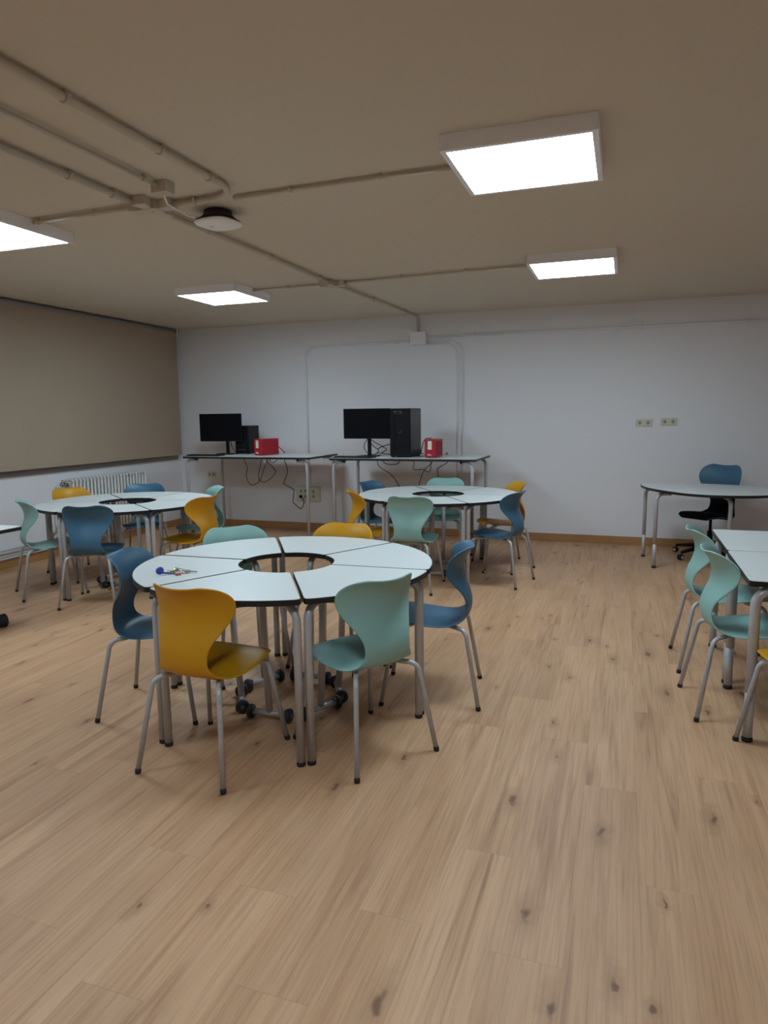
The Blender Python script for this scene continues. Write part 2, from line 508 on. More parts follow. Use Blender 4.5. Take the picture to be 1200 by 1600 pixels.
# ------------------------------------------------------------------ wall conduits
yw = D - 0.014
wm = M['wconduit']
GW = 'white conduits on the back wall'
pipe_thing('wall_conduit', 'white conduit on back wall running from the wall box to the right photo edge', 'conduit',
           [(-2.17, yw, 2.288), (XR, yw, 2.285)], 0.0135, wm, [(0, .1), (0, .25), (0, .42), (0, .6)], GW, normal=(0, 1, 0))
pipe_thing('wall_conduit', 'white conduit arching left from wall box and down to the left computer desk', 'conduit',
           [(-2.34, yw, 2.253), (-3.69, yw, 2.245), (-3.685, yw, 0.53)], 0.0115, wm, [(0, .15), (0, .5), (0, .85), (1, .2), (1, .45)], GW, bend=0.14, normal=(0, 1, 0))
pipe_thing('wall_conduit', 'outer white conduit bending down on the right behind the right computer desk', 'conduit',
           [(-2.17, yw, 2.238), (-1.745, yw, 2.238), (-1.745, yw, 0.09)], 0.0095, wm, [(0, .6), (1, .16), (1, .42)], GW, bend=0.16, normal=(0, 1, 0))
pipe_thing('wall_conduit', 'inner white conduit bending down on the right behind the right computer desk', 'conduit',
           [(-2.17, yw, 2.205), (-1.80, yw, 2.205), (-1.80, yw, 0.09)], 0.0085, wm, [(0, .6), (1, .16), (1, .42)], GW, bend=0.14, normal=(0, 1, 0))
t = tag(MB().box(-2.345, -2.165, D - 0.06, D, 2.205, 2.345, bev=.006).build('wall_junction_box', wm),
        'white square junction box high on the back wall under the ceiling', 'junction box')
MB().box(-2.347, -2.163, D - .066, D - .058, 2.203, 2.347, bev=.003).build('lid', wm, t)
tag(MB().box(0.0, .43, D - .004, D, 2.17, 2.268, bev=.001).build('cover_plate', M['wall']),
    'painted-over cover plate below the conduit, upper right of the back wall', 'plate')

# ------------------------------------------------------------------ sockets
def schuko(t, x, z, y, r=.02):
    m = MB(); m.lathe([(r, 0), (r, .002), (r * .86, .0025), (r * .84, -.0), (r*.3, -.0)], 18, (x, y, z), (0, -1, 0))
    m.build('socket_rim', M['cream'], t)
    m = MB(); m.lathe([(r * .80, 0), (r * .8, .0008)], 16, (x, y - .0004, z), (0, -1, 0))
    o = m.build('socket_well', M['redslat'] if False else M['creamdark'], t)
    m = MB()
    for dx in (-.0095, .0095): m.lathe([(.0035, 0), (.0035, .0006)], 8, (x + dx, y - .0014, z), (0, -1, 0))
    for dz in (-r * .78, r * .78): m.box(x - .003, x + .003, y - .003, y - .001, z + dz - .003, z + dz + .003)
    m.build('contact', M['holes'], t)
M['creamdark'] = mat('cream_recess', lin(160, 154, 134), 0.6)
def double_socket(x0, x1, z0, z1, label):
    t = empty('double_socket', label, 'wall socket', ((x0 + x1) / 2, D, z0), 0, 'double sockets on the right wall part')
    w = (x1 - x0) / 2; h = z1 - z0
    MB().box(-w, w, -.011, 0, 0, h, bev=.003).build('plate', M['cream'], t)
    MB().box(-w + .008, w - .008, -.013, -.010, .008, h - .008, bev=.001).build('insert', M['cream'], t)
    for sx in (-.5, .48): schuko(t, sx * w, h / 2, -.0132)
    return t
double_socket(.108, .272, 1.263, 1.341, 'cream double socket on back wall, left one of the pair')
double_socket(.352, .512, 1.272, 1.352, 'cream double socket on back wall, right one of the pair')
t = empty('socket_block', 'cream socket block with a black plug, low on wall under left computer desk', 'wall socket', (-3.695, D, .36), 0)
MB().box(-.155, .155, -.04, 0, 0, .185, bev=.004).build('box', M['cream'], t)
MB().box(-.148, .148, -.046, -.038, .006, .179, bev=.003).build('cover', M['cream'], t)
for px, pz in ((-.095, .13), (-.035, .13), (-.095, .06), (-.035, .06), (.075, .125), (.075, .065)): schuko(t, px, pz, -.047, .023)
t = empty('small_socket', 'small cream socket low on back wall behind leg of left computer desk', 'wall socket', (-5.10, D, .63), 0)
MB().box(-.065, .065, -.01, 0, 0, .08, bev=.003).build('plate', M['cream'], t)
schuko(t, -.03, .04, -.0105, .02); schuko(t, .03, .04, -.0105, .02)

# ------------------------------------------------------------------ roller blind, shade strip below it, radiator, pipes
t = empty('roller_blind', 'wide beige roller blind pulled down over the left wall', 'blind', (XL, 3.0, .92))
y0b, y1b = YB + .3 - 3.0, 7.60 - 3.0
MB().box(.094, .0965, y0b, y1b, .04, 1.575).build('fabric', M['blind'], t)
m = MB().tube([(.08, y0b - .02, 1.583), (.08, y1b + .01, 1.583)], .026, 14); m.build('roller_tube', M['blindbar'], t)
MB().box(.088, .102, y0b, y1b, .012, .042, bev=.003).build('bottom_bar', M['blind'], t)
MB().box(.0, .11, y1b + .012, y1b + .03, 1.53, 1.618, bev=.003).build('bracket', M['ap'], t)

M['sill_shade'] = mat('grey_sill_shade', (0.30, 0.28, 0.25, 1), 0.6)  # strip below the blind; its shade is put into this grey-brown colour
struct('sill_shade_strip_1', XL, XL + .022, YB, 7.62, .872, .955, M['sill_shade'], .003)

RY0, RY1 = 5.60, 6.79
t = empty('radiator', 'white column radiator on left wall below the blind', 'radiator', (XL, RY0, .17))
n = 23; pitch = (RY1 - RY0) / n
for k in range(n):
    yk = (k + .5) * pitch
    m = MB()
    w = .0125
    for xx in (.05, .085, .12, .155):
        m.tube([(xx, yk, .035), (xx, yk, .585)], w, 8)
    m.tube(fillet([(.155, yk, .58), (.155, yk, .612), (.05, yk, .612), (.05, yk, .58)], .02, 4), .0125, 8)
    m.tube(fillet([(.155, yk, .04), (.155, yk, .012), (.05, yk, .012), (.05, yk, .04)], .02, 4), .0125, 8)
    m.build('column', M['radiator'], t)
m = MB(); m.tube([(.10, -.03, .575), (.10, RY1 - RY0 + .02, .575)], .02, 12); m.tube([(.10, -.03, .045), (.10, RY1 - RY0 + .02, .045)], .02, 12)
m.build('header', M['radiator'], t)
m = MB(); m.box(.001, .045, .15, .19, .2, .24); m.box(.001, .045, RY1 - RY0 - .19, RY1 - RY0 - .15, .2, .24); m.build('bracket', M['radiator'], t)
m = MB().lathe([(.02, 0), (.024, .01), (.024, .05), (.018, .055)], 12, (.10, -.03, .575), (0, -1, 0)); m.tube([(.10, -.06, .575), (.10, -.06, .62)], .012, 10); m.tube([(.10, -.06, .575), (.16, -.06, .575)], .02, 12)
m.build('valve', M['brass'], t)
pp = M['pipe']
tag(MB().tube(fillet([(XL + .045, YB, .185), (XL + .045, 5.50, .185), (XL + .045, 5.50, .72)], .05), .011, 10).build('heating_pipe', pp),
    'upper grey heating pipe along the left wall above the baseboard', 'pipe', 'heating pipes on the left wall')
tag(MB().tube(fillet([(XL + .045, YB, .125), (XL + .045, 5.50, .125), (XL + .045, 5.58, .215)], .04), .011, 10).build('heating_pipe', pp),
    'lower grey heating pipe along the left wall just above baseboard', 'pipe', 'heating pipes on the left wall')

# ================================================================== CHAIRS
def shell_mesh(name, m, wide=1.0, wing=1.0):
    # centre line from the seat front to the back top: x (forward), z (up), half width, edge offset along the inside normal
    P = [(.218, .398, .118, .000), (.212, .414, .148, -.002), (.194, .426, .170, -.006), (.150, .433, .186, -.010), (.090, .430, .193, -.014),
         (.020, .421, .192, -.017), (-.050, .411, .183, -.014), (-.105, .404, .166, -.004), (-.148, .406, .147, .010),
         (-.178, .422, .128, .018), (-.194, .452, .116, .022), (-.198, .487, .112, .023), (-.194, .522, .115, .024), (-.181, .558, .130, .029),
         (-.165, .595, .154, .045), (-.155, .632, .177, .062), (-.154, .668, .191, .075), (-.160, .700, .194, .079), (-.170, .728, .189, .077),
         (-.183, .750, .174, .066), (-.195, .766, .153, .050), (-.205, .775, .127, .032), (-.211, .779, .096, .016)]
    NT = 15
    bm = bmesh.new()
    rows = []
    for i, (x, z, w, e) in enumerate(P):
        a = P[max(i - 1, 0)]; b = P[min(i + 1, len(P) - 1)]
        tx, tz = b[0] - a[0], b[1] - a[1]
        l = math.hypot(tx, tz); tx, tz = tx / l, tz / l
        nx, nz = tz, -tx           # points to the sitter side (up on the seat, forward on the back)
        if i < 8: pass
        row = []
        for k in range(NT):
            s = -1 + 2 * k / (NT - 1)
            f = abs(s) ** 1.9
            e_ = e * (wing if i > 8 else 1.0)
            px, pz = (x + e_ * f, z) if i > 10 else (x + nx * e_ * f, z + nz * e_ * f)
            if i >= 17:            # dip in the middle of the top rim
                q = (i - 16) / 6
                pz += -.009 * q * (1 - min(1, abs(s) * 1.0) ** 2)
            row.append(bm.verts.new((px, s * w * wide, pz)))
        rows.append(row)
    for a, b in zip(rows, rows[1:]):
        for k in range(NT - 1):
            f = bm.faces.new([a[k], a[k + 1], b[k + 1], b[k]]); f.smooth = True
    bmesh.ops.recalc_face_normals(bm, faces=list(bm.faces))
    me = bpy.data.meshes.new(name)
    bm.to_mesh(me); bm.free()
    me.materials.append(m)
    return me

def leg_paths():
    out = []
    for sx in (1, -1):
        for sy in (1, -1):
            top = (.13 if sx > 0 else -.125, .125 * sy)
            foot = (.235 * sx, .205 * sy)
            d = Vector((foot[0] - top[0], foot[1] - top[1], 0))
            knee = Vector((top[0], top[1], .384)) + d * .42
            out.append([Vector((top[0] - d.x * .35, top[1] - d.y * .35, .386)), Vector((knee.x, knee.y, .381)), Vector((foot[0], foot[1], .016))])
    return out
LEGS = leg_paths()
shell_cache = {}
leg_cache = []
def make_chair(colour):
    t = empty('school_chair', '', 'chair')
    me = shell_mesh('seat_shell', M[colour])
    o = bpy.data.objects.new('seat_shell', me); COL.objects.link(o); o.parent = t
    sm = o.modifiers.new('thick', 'SOLIDIFY'); sm.thickness = .009; sm.offset = 0
    sb = o.modifiers.new('smooth', 'SUBSURF'); sb.levels = 1; sb.render_levels = 2
    f = MB()
    f.tube([LEGS[0][0], LEGS[1][0]], .0095, 8); f.tube([LEGS[2][0], LEGS[3][0]], .0095, 8)
    f.box(-.06, .07, -.05, .05, .380, .410)
    f.build('seat_frame', M['chairsteel'], t)
    for p in LEGS:
        l = MB().tube(fillet(p, .045, 7), .0105, 10).build('leg', M['chairsteel'], t)
        d = (p[1] - p[2]).normalized()
        MB().tube([p[2] - d * (p[2].z / d.z), p[2] - d * (p[2].z / d.z) * .6, p[2] + d * .004], [.0105, .0125, .0118], 10).build('foot_cap', M['rubber'], l)
    return t
protos = {c: make_chair(c) for c in ('yellow', 'blue', 'mint')}
used = set()
def chair(colour, x, y, hd, label, group):
    o = protos[colour] if colour not in used else copy_tree(protos[colour])
    used.add(colour)
    o.location = (x, y, 0); o.rotation_euler.z = R(hd)
    tag(o, label, 'chair', group)
    return o
G1, G2, G3, G4 = ('chairs around the nearest round table', 'chairs around the round table by the radiator',
                  'chairs around the round table by the back wall', 'chairs at the right-hand desks')
chair('yellow', -1.580, 2.325, 86.6, 'yellow plastic chair in the foreground, back to camera, in front of the keys', G1)
chair('mint', -1.018, 2.609, 146.6, 'mint green plastic chair in the foreground, turned back to camera at nearest round table', G1)
chair('blue', -0.887, 3.254, 190.3, 'blue plastic chair seen side-on at right of the nearest round table', G1)
chair('blue', -2.116, 2.687, 14.7, 'blue plastic chair at the left end of the nearest round table', G1)
chair('yellow', -1.543, 3.555, 268, 'yellow chair on the far side of nearest round table, only its back top showing', G1)
chair('mint', -2.024, 3.317, 318, 'mint green chair on the far side of nearest round table, only its back top showing', G1)
chair('blue', -3.836, 4.164, 113, 'blue plastic chair with its back to camera at the round table by the radiator', G2)
chair('mint', -4.41, 4.280, 54, 'mint green chair in profile at the left end of table by the radiator', G2)
chair('yellow', -3.38, 4.796, 176, 'yellow chair at the right end of the table by the radiator', G2)
chair('yellow', -4.73, 4.97, 345, 'yellow chair between the radiator valve and the left round table', G2)
chair('blue', -4.33, 5.38, 300, 'blue chair directly in front of the radiator', G2)
chair('mint', -3.66, 5.342, 226, 'mint green chair behind the yellow one, below the left computer desk', G2)
chair('mint', -1.609, 5.3, 92, 'mint green chair seen straight from behind at the round table by back wall', G3)
chair('blue', -0.97, 5.691, 166.7, 'blue chair at the right end of the round table by back wall', G3)
chair('yellow', -1.049, 6.356, 207, 'yellow chair partly hidden behind the blue one, right of table by back wall', G3)
chair('mint', -1.666, 6.57, 279, 'mint green chair behind the back-wall round table, only its back top and seat underside showing', G3)
chair('blue', -2.189, 6.175, 346, 'blue chair at far left of the round table by back wall, under right computer desk', G3)
chair('yellow', -2.049, 5.5, 30, 'yellow chair in profile at the left end of the round table by back wall', G3)
chair('mint', 0.553, 4.118, 2.5, 'mint green chair at the right-hand desks, the farther of two side by side', G4)
chair('mint', 0.573, 3.514, 5.8, 'mint green chair at the right-hand desks, the nearer of two side by side', G4)
chair('yellow', 0.787, 3.009, 115, 'yellow chair cut off by the right photo edge at nearest right-hand desk', G4)

# ================================================================== SECTOR DESKS (three rings of six)
RC = 0.48
R_OUT, R_IN, ZT = 0.705, 0.225, 0.71
LEG_R = 0.017
def sector_poly(inset=0.0, gap=.003):
    """outline of one 60 degree ring sector with rounded corners, local x radial, ring centre at (-RC, 0)"""
    ro, ri = R_OUT - inset, R_IN + inset
    off = gap + inset
    ha = R(30)
    def on_edge(r, sgn):      # point on the side line at radius r, shifted inwards by off
        a = ha - math.asin(off / r)
        return (r * math.cos(a), sgn * r * math.sin(a))
    co, ci = .024, .012
    pts = []
    def arc(r, a0, a1, n):
        return [(r * math.cos(a0 + (a1 - a0) * k / n), r * math.sin(a0 + (a1 - a0) * k / n)) for k in range(n + 1)]
    def bez(a, b, c, n=6):
        return [((1 - t) ** 2 * a[0] + 2 * t * (1 - t) * b[0] + t * t * c[0], (1 - t) ** 2 * a[1] + 2 * t * (1 - t) * b[1] + t * t * c[1]) for t in [k / n for k in range(n + 1)]]
    ao = ha - math.asin(off / ro) - co / ro
    ai = ha - math.asin(off / ri) - ci / ri
    pts += arc(ro, -ao, ao, 22)
    pts += bez((ro * math.cos(ao), ro * math.sin(ao)), on_edge(ro, 1), on_edge(ro - co, 1))
    pts += bez(on_edge(ri + ci, 1), on_edge(ri, 1), (ri * math.cos(ai), ri * math.sin(ai)))
    pts += arc(ri, ai, -ai, 12)
    pts += bez((ri * math.cos(ai), -ri * math.sin(ai)), on_edge(ri, -1), on_edge(ri + ci, -1))
    pts += bez(on_edge(ro - co, -1), on_edge(ro, -1), (ro * math.cos(ao), -ro * math.sin(ao)))
    out = []
    for p in pts:
        q = (p[0] - RC, p[1])
        if not out or math.hypot(q[0] - out[-1][0], q[1] - out[-1][1]) > 1e-4: out.append(q)
    if math.hypot(out[0][0] - out[-1][0], out[0][1] - out[-1][1]) < 1e-4: out.pop()
    return out

def bent_leg(t, foot, aim, zt, r=LEG_R, run=.13, name='leg', m=None, telescopic=False):
    """tube from the floor, bending under the top towards aim"""
    m = m or M['steel']
    f = Vector((foot[0], foot[1], 0)); d = (Vector((aim[0], aim[1], 0)) - f).normalized()
    z1 = zt - .026 - r
    if telescopic:
        l = MB().tube(fillet([(f.x, f.y, .22), (f.x, f.y, z1), (f.x + d.x * run, f.y + d.y * run, z1)], .065, 8), r, 12).build(name, m, t)
        MB().tube([(f.x, f.y, .02), (f.x, f.y, .24)], r * .94, 12).build('inner_tube', m, l)
    else:
        l = MB().tube(fillet([(f.x, f.y, .018), (f.x, f.y, z1), (f.x + d.x * run, f.y + d.y * run, z1)], .065, 8), r, 12).build(name, m, t)
    MB().lathe([(r * 1.02, 0), (r * 1.08, .003), (r * 1.05, .017)], 12, (f.x, f.y, 0)).build('foot_cap', M['rubber'], l)
    e = f + d * run
    b = MB().box(-.05, .02, -.022, .022, zt - .03, zt - .0225, bev=.002)
    b.box(-.03, .0, -.02, .02, zt - .045, zt - .025, bev=.002)
    b.xform(Matrix.Translation((e.x, e.y, 0)) @ Matrix.Rotation(math.atan2(d.y, d.x), 4, 'Z'))
    b.build('mounting_plate', M['black'], l)
    return l

def make_sector():
    t = empty('sector_desk', '', 'desk')
    MB().prism(sector_poly(0), ZT - .024, ZT - .0015).build('edge_band', M['edge'], t)
    MB().prism(sector_poly(.0022), ZT - .0016, ZT).build('tabletop', M['laminate'], t)
    for s in (1, -1):
        a = R(30); r = .66
        x = r * math.cos(a) + .019 * math.sin(a); y = r * math.sin(a) - .019 * math.cos(a)
        bent_leg(t, (x - RC, s * y), (-.03, 0), ZT)
    # inner post on a wheeled cross bar
    xb = .235 - RC
    MB().tube(fillet([(xb, 0, .045), (xb + .022, 0, .30), (xb + .034, 0, .67), (xb + .15, 0, .67)], .07, 8), .0165, 12).build('inner_post', M['steel'], t)
    bar = MB().tube([(xb, -.09, .037), (xb, .09, .037)], .0145, 12).build('cross_bar', M['steel'], t)
    for s in (1, -1):
        w = MB().lathe([(.012, -.012), (.027, -.012), (.033, -.008), (.034, 0), (.033, .008), (.027, .012), (.012, .012)], 22, (xb, s * .098, .034), (0, 1, 0)).build('wheel', M['wheel'], bar)
        h = MB().lathe([(.011, -.0145), (.011, .0145)], 14, (xb, s * .098, .034), (0, 1, 0))
        h.box(xb - .012, xb + .012, s * .084 - .008, s * .084 + .008, .012, .062, bev=.003)
        h.build('wheel_hub', M['hub'], bar)
    return t
sector0 = make_sector()
first_sector = [True]
def ring(cx, cy, off, gap, group, labels, tweak=(), size=1.0):
    for k in range(6):
        a = R(off + 30 + 60 * k)
        o = sector0 if first_sector[0] else copy_tree(sector0)
        first_sector[0] = False
        g, lat = gap, 0.0
        if k < len(tweak): g += tweak[k][0]; lat = tweak[k][1]
        r = RC * size + g
        o.scale = (size, size, 1)
        o.location = (cx + r * math.cos(a) - lat * math.sin(a), cy + r * math.sin(a) + lat * math.cos(a), 0)
        o.rotation_euler.z = a
        tag(o, labels[k], 'desk', group)
ring(-1.535, 2.935, 2, .004, 'six sector desks forming the nearest ring table',
     ['white sector desk at right rear of nearest ring table, before the blue chair',
      'white sector desk on far side of nearest ring table, in front of yellow chair back',
      'white sector desk on far side of nearest ring table, in front of mint chair back',
      'white sector desk with the bunch of keys on it',
      'white sector desk in front of the foreground yellow chair',
      'white sector desk in front of the foreground mint green chair'],
     [(.0, 0), (.004, 0), (.005, 0), (.004, .0), (.0, 0), (.0, .002)])
ring(-4.01, 4.78, 23, .004, 'six sector desks forming the ring table by the radiator',
     ['white sector desk at right rear of the radiator ring table, before the farther mint chair',
      'white sector desk of the radiator ring table in front of the rear blue chair',
      'white sector desk of the radiator ring table in front of the rear yellow chair',
      'white sector desk at left end of the radiator ring table, before the profile mint chair',
      'white sector desk of the radiator ring table in front of the near blue chair',
      'white sector desk at right front of radiator ring table, beside the yellow side chair'], size=1.015)
ring(-1.562, 5.93, 4, .004, 'six sector desks forming the ring table by the back wall',
     ['white sector desk of the back-wall ring table in front of the partly hidden yellow chair',
      'white sector desk of the back-wall ring table in front of the rear mint chair',
      'white sector desk of the back-wall ring table in front of the rear blue chair',
      'white sector desk of the back-wall ring table in front of the profile yellow chair',
      'white sector desk of the back-wall ring table in front of the near mint chair',
      'white sector desk of the back-wall ring table in front of the near blue chair'], size=1.01)

# ================================================================== OTHER DESKS
def round_rect(x0, x1, y0, y1, r=.02, n=5):
    out = []
    for cx, cy, a0 in ((x1 - r, y0 + r, -90), (x1 - r, y1 - r, 0), (x0 + r, y1 - r, 90), (x0 + r, y0 + r, 180)):
        for k in range(n + 1):
            a = R(a0 + 90 * k / n); out.append((cx + r * math.cos(a), cy + r * math.sin(a)))
    return out
def shrink(poly, d):
    cx = sum(p[0] for p in poly) / len(poly); cy = sum(p[1] for p in poly) / len(poly)
    out = []
    for x, y in poly:
        l = math.hypot(x - cx, y - cy); out.append((cx + (x - cx) * (1 - d / l), cy + (y - cy) * (1 - d / l)))
    return out
def rect_desk(name, label, x0, x1, y0, y1, zt, group=None, telescopic=False, inset=.035, r=.017, corner=.02, run=.13):
    cx, cy = (x0 + x1) / 2, (y0 + y1) / 2
    w, d = (x1 - x0) / 2, (y1 - y0) / 2
    t = empty(name, label, 'desk', (cx, cy, 0), 0, group)
    MB().prism(round_rect(-w, w, -d, d, corner), zt - .024, zt - .0015).build('edge_band', M['edge'], t)
    MB().prism(round_rect(-w + .002, w - .002, -d + .002, d - .002, corner), zt - .0016, zt).build('tabletop', M['laminate'], t)
    for sx in (-1, 1):
        for sy in (-1, 1):
            fx, fy = sx * (w - inset), sy * (d - inset)
            bent_leg(t, (fx, fy), (fx - sx * .3, fy - sy * .06), zt, r, run, telescopic=telescopic)
    return t
rect_desk('standing_desk', 'tall white computer desk in the left back corner, holding the smaller tower', -4.83, -3.215, 6.72, 7.53, .97, 'tall computer desks along the back wall', inset=.04)
rect_desk('standing_desk', 'tall white computer desk at middle of back wall, holding the big tower', -2.955, -1.375, 6.66, 7.45, .97, 'tall computer desks along the back wall', inset=.04)
rect_desk('student_desk', 'white rectangular desk at right photo edge, nearest one, beside yellow chair', .512, 1.85, 3.116, 3.787, .715, 'desks at the right edge', True, inset=.035, r=.021)
rect_desk('student_desk', 'white rectangular desk at right photo edge, the farther one', .514, 1.86, 3.793, 4.46, .715, 'desks at the right edge', True, inset=.035, r=.021)

# teacher desk, kidney outline
ctrl = [(.165, 7.02), (.235, 6.69), (.455, 6.36), (.69, 6.22), (.98, 6.235), (1.19, 6.36), (1.35, 6.62), (1.30, 6.92), (1.06, 7.09), (.74, 7.20), (.42, 7.21), (.23, 7.16)]
def catmull(P, n=6):
    out = []
    for i in range(len(P)):
        p0, p1, p2, p3 = P[i - 1], P[i], P[(i + 1) % len(P)], P[(i + 2) % len(P)]
        for k in range(n):
            t_ = k / n
            out.append(tuple(.5 * ((2 * p1[j]) + (-p0[j] + p2[j]) * t_ + (2 * p0[j] - 5 * p1[j] + 4 * p2[j] - p3[j]) * t_ ** 2 + (-p0[j] + 3 * p1[j] - 3 * p2[j] + p3[j]) * t_ ** 3) for j in (0, 1)))
    return out
TX, TY, TZ = .76, 6.72, .725
poly = [(x - TX, y - TY) for x, y in catmull(ctrl)]
t = empty('teacher_desk', 'white curved-edge teacher desk standing before the right part of the back wall', 'desk', (TX, TY, 0))
MB().prism(poly, TZ - .024, TZ - .0015).build('edge_band', M['edge'], t)
MB().prism(shrink(poly, .003), TZ - .0016, TZ).build('tabletop', M['laminate'], t)
for fx, fy in ((.215, 7.10), (.295, 6.60), (.865, 6.33), (1.32, 6.80)):
    bent_leg(t, (fx - TX, fy - TY), (.0, .05), TZ, .0175, .13, telescopic=True)

# rolling desk cut by the left photo edge
t = empty('rolling_desk', 'white desk with castor feet cut off by the left photo edge', 'desk', (-4.37, 3.14, 0))
zt = .71
MB().prism(round_rect(-.6, .6, -.32, .32, .025), zt - .024, zt - .0015).build('edge_band', M['edge'], t)
MB().prism(round_rect(-.598, .598, -.318, .318, .025), zt - .0016, zt).build('tabletop', M['laminate'], t)
for sy in (1, -1):
    ft = MB().tube(fillet([(-.30, sy * .27, .115), (.27, sy * .27, .115), (.355, sy * .27, .085)], .04), .017, 12).build('foot', M['brass'], t)
    for xx in (.375, -.30):
        MB().lathe([(.02, -.024), (.042, -.023), (.046, -.017), (.046, -.006), (.036, 0), (.046, .006), (.046, .017), (.042, .023), (.02, .024)], 22, (xx, sy * .27 + .02, .046), (.35, 1, 0)).build('caster', M['rubber'], ft)
    MB().tube([(-.3 + .32, sy * .27, .11), (-.3 + .32, sy * .2, zt - .03)], .02, 12).build('column', M['steel'], t)

# ================================================================== OFFICE CHAIR
t = empty('swivel_chair', 'blue and black swivel chair behind the teacher desk', 'office chair', (.82, 7.24, 0), R(232))
S2 = 1.12
me = shell_mesh('seat_shell', M['blue'], 1.12, 0.45)
for v in me.vertices:
    v.co.x = v.co.x * S2 + .03; v.co.z = (v.co.z - .42) * 1.31 + .43
o = bpy.data.objects.new('seat_shell', me); COL.objects.link(o); o.parent = t
sm = o.modifiers.new('thick', 'SOLIDIFY'); sm.thickness = .009; sm.offset = 0
sb = o.modifiers.new('smooth', 'SUBSURF'); sb.levels = 1; sb.render_levels = 2
# upholstered pad: the lower rows of the same curve, lifted to the sitter side
me2 = shell_mesh('seat_pad', M['pad'], 1.08, 0.45)
bm = bmesh.new(); bm.from_mesh(me2)
bm.verts.ensure_lookup_table()
NT = 15
kill = [v for v in bm.verts if v.index // NT > 14]
bmesh.ops.delete(bm, geom=kill, context='VERTS')
bm.to_mesh(me2); bm.free()
for v in me2.vertices:
    v.co.x = v.co.x * S2 + .03; v.co.z = (v.co.z - .42) * 1.31 + .43
o = bpy.data.objects.new('seat_pad', me2); COL.objects.link(o); o.parent = t
sm = o.modifiers.new('thick', 'SOLIDIFY'); sm.thickness = .036; sm.offset = 0
sb = o.modifiers.new('smooth', 'SUBSURF'); sb.levels = 1; sb.render_levels = 2
m = MB().tube([(0, 0, .10), (0, 0, .26)], .026, 14); m.tube([(0, 0, .25), (0, 0, .41)], .014, 12); m.box(-.09, .09, -.08, .08, .395, .42, bev=.004)
m.build('gas_column', M['black'], t)
for k in range(5):
    a = R(72 * k - 13)
    ca, sa = math.cos(a), math.sin(a)
    l = MB().tube([(0, 0, .11), (ca * .17, sa * .17, .10), (ca * .335, sa * .335, .075)], [.028, .022, .014], 10).build('base_arm', M['black'], t)
    cst = MB()
    for s in (-.014, .014):
        ox, oy = -sa * s, ca * s
        cst.lathe([(.008, -.009), (.024, -.009), (.027, -.004), (.027, .004), (.024, .009), (.008, .009)], 16, (ca * .345 + ox, sa * .345 + oy, .027), (-sa, ca, 0))
    cst.tube([(ca * .335, sa * .335, .045), (ca * .335, sa * .335, .078)], .008, 8)
    c_ = cst.build('caster', M['rubber'], l)
    MB().lathe([(.016, 0), (.016, .0012)], 14, (ca * .345 - sa * .0236, sa * .345 + ca * .0236, .027), (-sa, ca, 0)).build('caster_disc', M['pipe'], c_)
    MB().lathe([(.016, 0), (.016, .0012)], 14, (ca * .345 + sa * .0236, sa * .345 - ca * .0236, .027), (sa, -ca, 0)).build('caster_disc', M['pipe'], c_)

# ================================================================== COMPUTERS
ZD = .9705
def monitor(label, x, y, w, h, ztop, rz, nx):
    t = empty('computer_monitor', label, 'monitor', (x, y, ZD), rz, 'black monitors on the tall desks')
    zt = ztop - ZD
    b = MB().box(-w / 2, w / 2, 0, .018, zt - h, zt, bev=.003); b.box(-w * .28, w * .28, .016, .045, zt - h * .8, zt - h * .2, bev=.008); b.build('housing', M['black'], t)
    MB().box(-w / 2 + .006, w / 2 - .006, -.0015, .001, zt - h + .016, zt - .006).build('screen', M['screen'], t)
    MB().box(nx - .02, nx + .02, .045, .062, .008, zt - h * .4, bev=.003).build('stand', M['black'], t)
    MB().prism(round_rect(nx - .11, nx + .11, -.06, .13, .03), 0, .010).build('foot', M['black'], t)
    return t
monitor('black monitor on the left tall desk, beside the smaller tower', -4.585, 7.165, .56, .33, 1.4545, R(3), .06)
monitor('black monitor on the middle tall desk, beside the big tower', -2.645, 6.99, .545, .325, 1.487, R(-3), .012)
def keyboard(label, x, y, rz):
    t = empty('keyboard', label, 'keyboard', (x, y, ZD), rz, 'black keyboards on the tall desks')
    MB().box(-.22, .22, -.065, .065, 0, .012, bev=.003).build('case', M['black'], t)
    m = MB()
    for r_ in range(5):
        for c_ in range(20):
            x0 = -.21 + c_ * .021; y0 = -.055 + r_ * .022
            m.box(x0 + .0015, x0 + .0195, y0 + .0015, y0 + .0195, .012, .0165)
    m.build('keys', M['case'], t)
    return t
keyboard('flat black keyboard on left tall desk in front of its monitor', -4.60, 6.85, R(2))
keyboard('flat black keyboard on middle tall desk in front of its monitor', -2.70, 6.77, R(-1))
# small tower
t = empty('computer_tower', 'smaller black computer tower between monitor and red box on the left desk', 'computer', (-4.352, 7.385, ZD), R(2), 'black computer towers')
MB().box(-.092, .092, -.135, .135, .008, .338, bev=.006).build('case', M['case'], t)
MB().box(-.084, .084, -.142, -.133, .02, .330, bev=.004).build('front_panel', M['black'], t)
m = MB().lathe([(.006, 0), (.006, .002)], 10, (.03, -.142, .11), (0, -1, 0)); m.box(-.05, .05, -.144, -.141, .05, .056); m.build('button', M['greymark'], t)
for sx in (-.07, .07):
    for sy in (-.11, .11): MB().box(sx - .012, sx + .012, sy - .012, sy + .012, 0, .009).build('foot', M['rubber'], t)
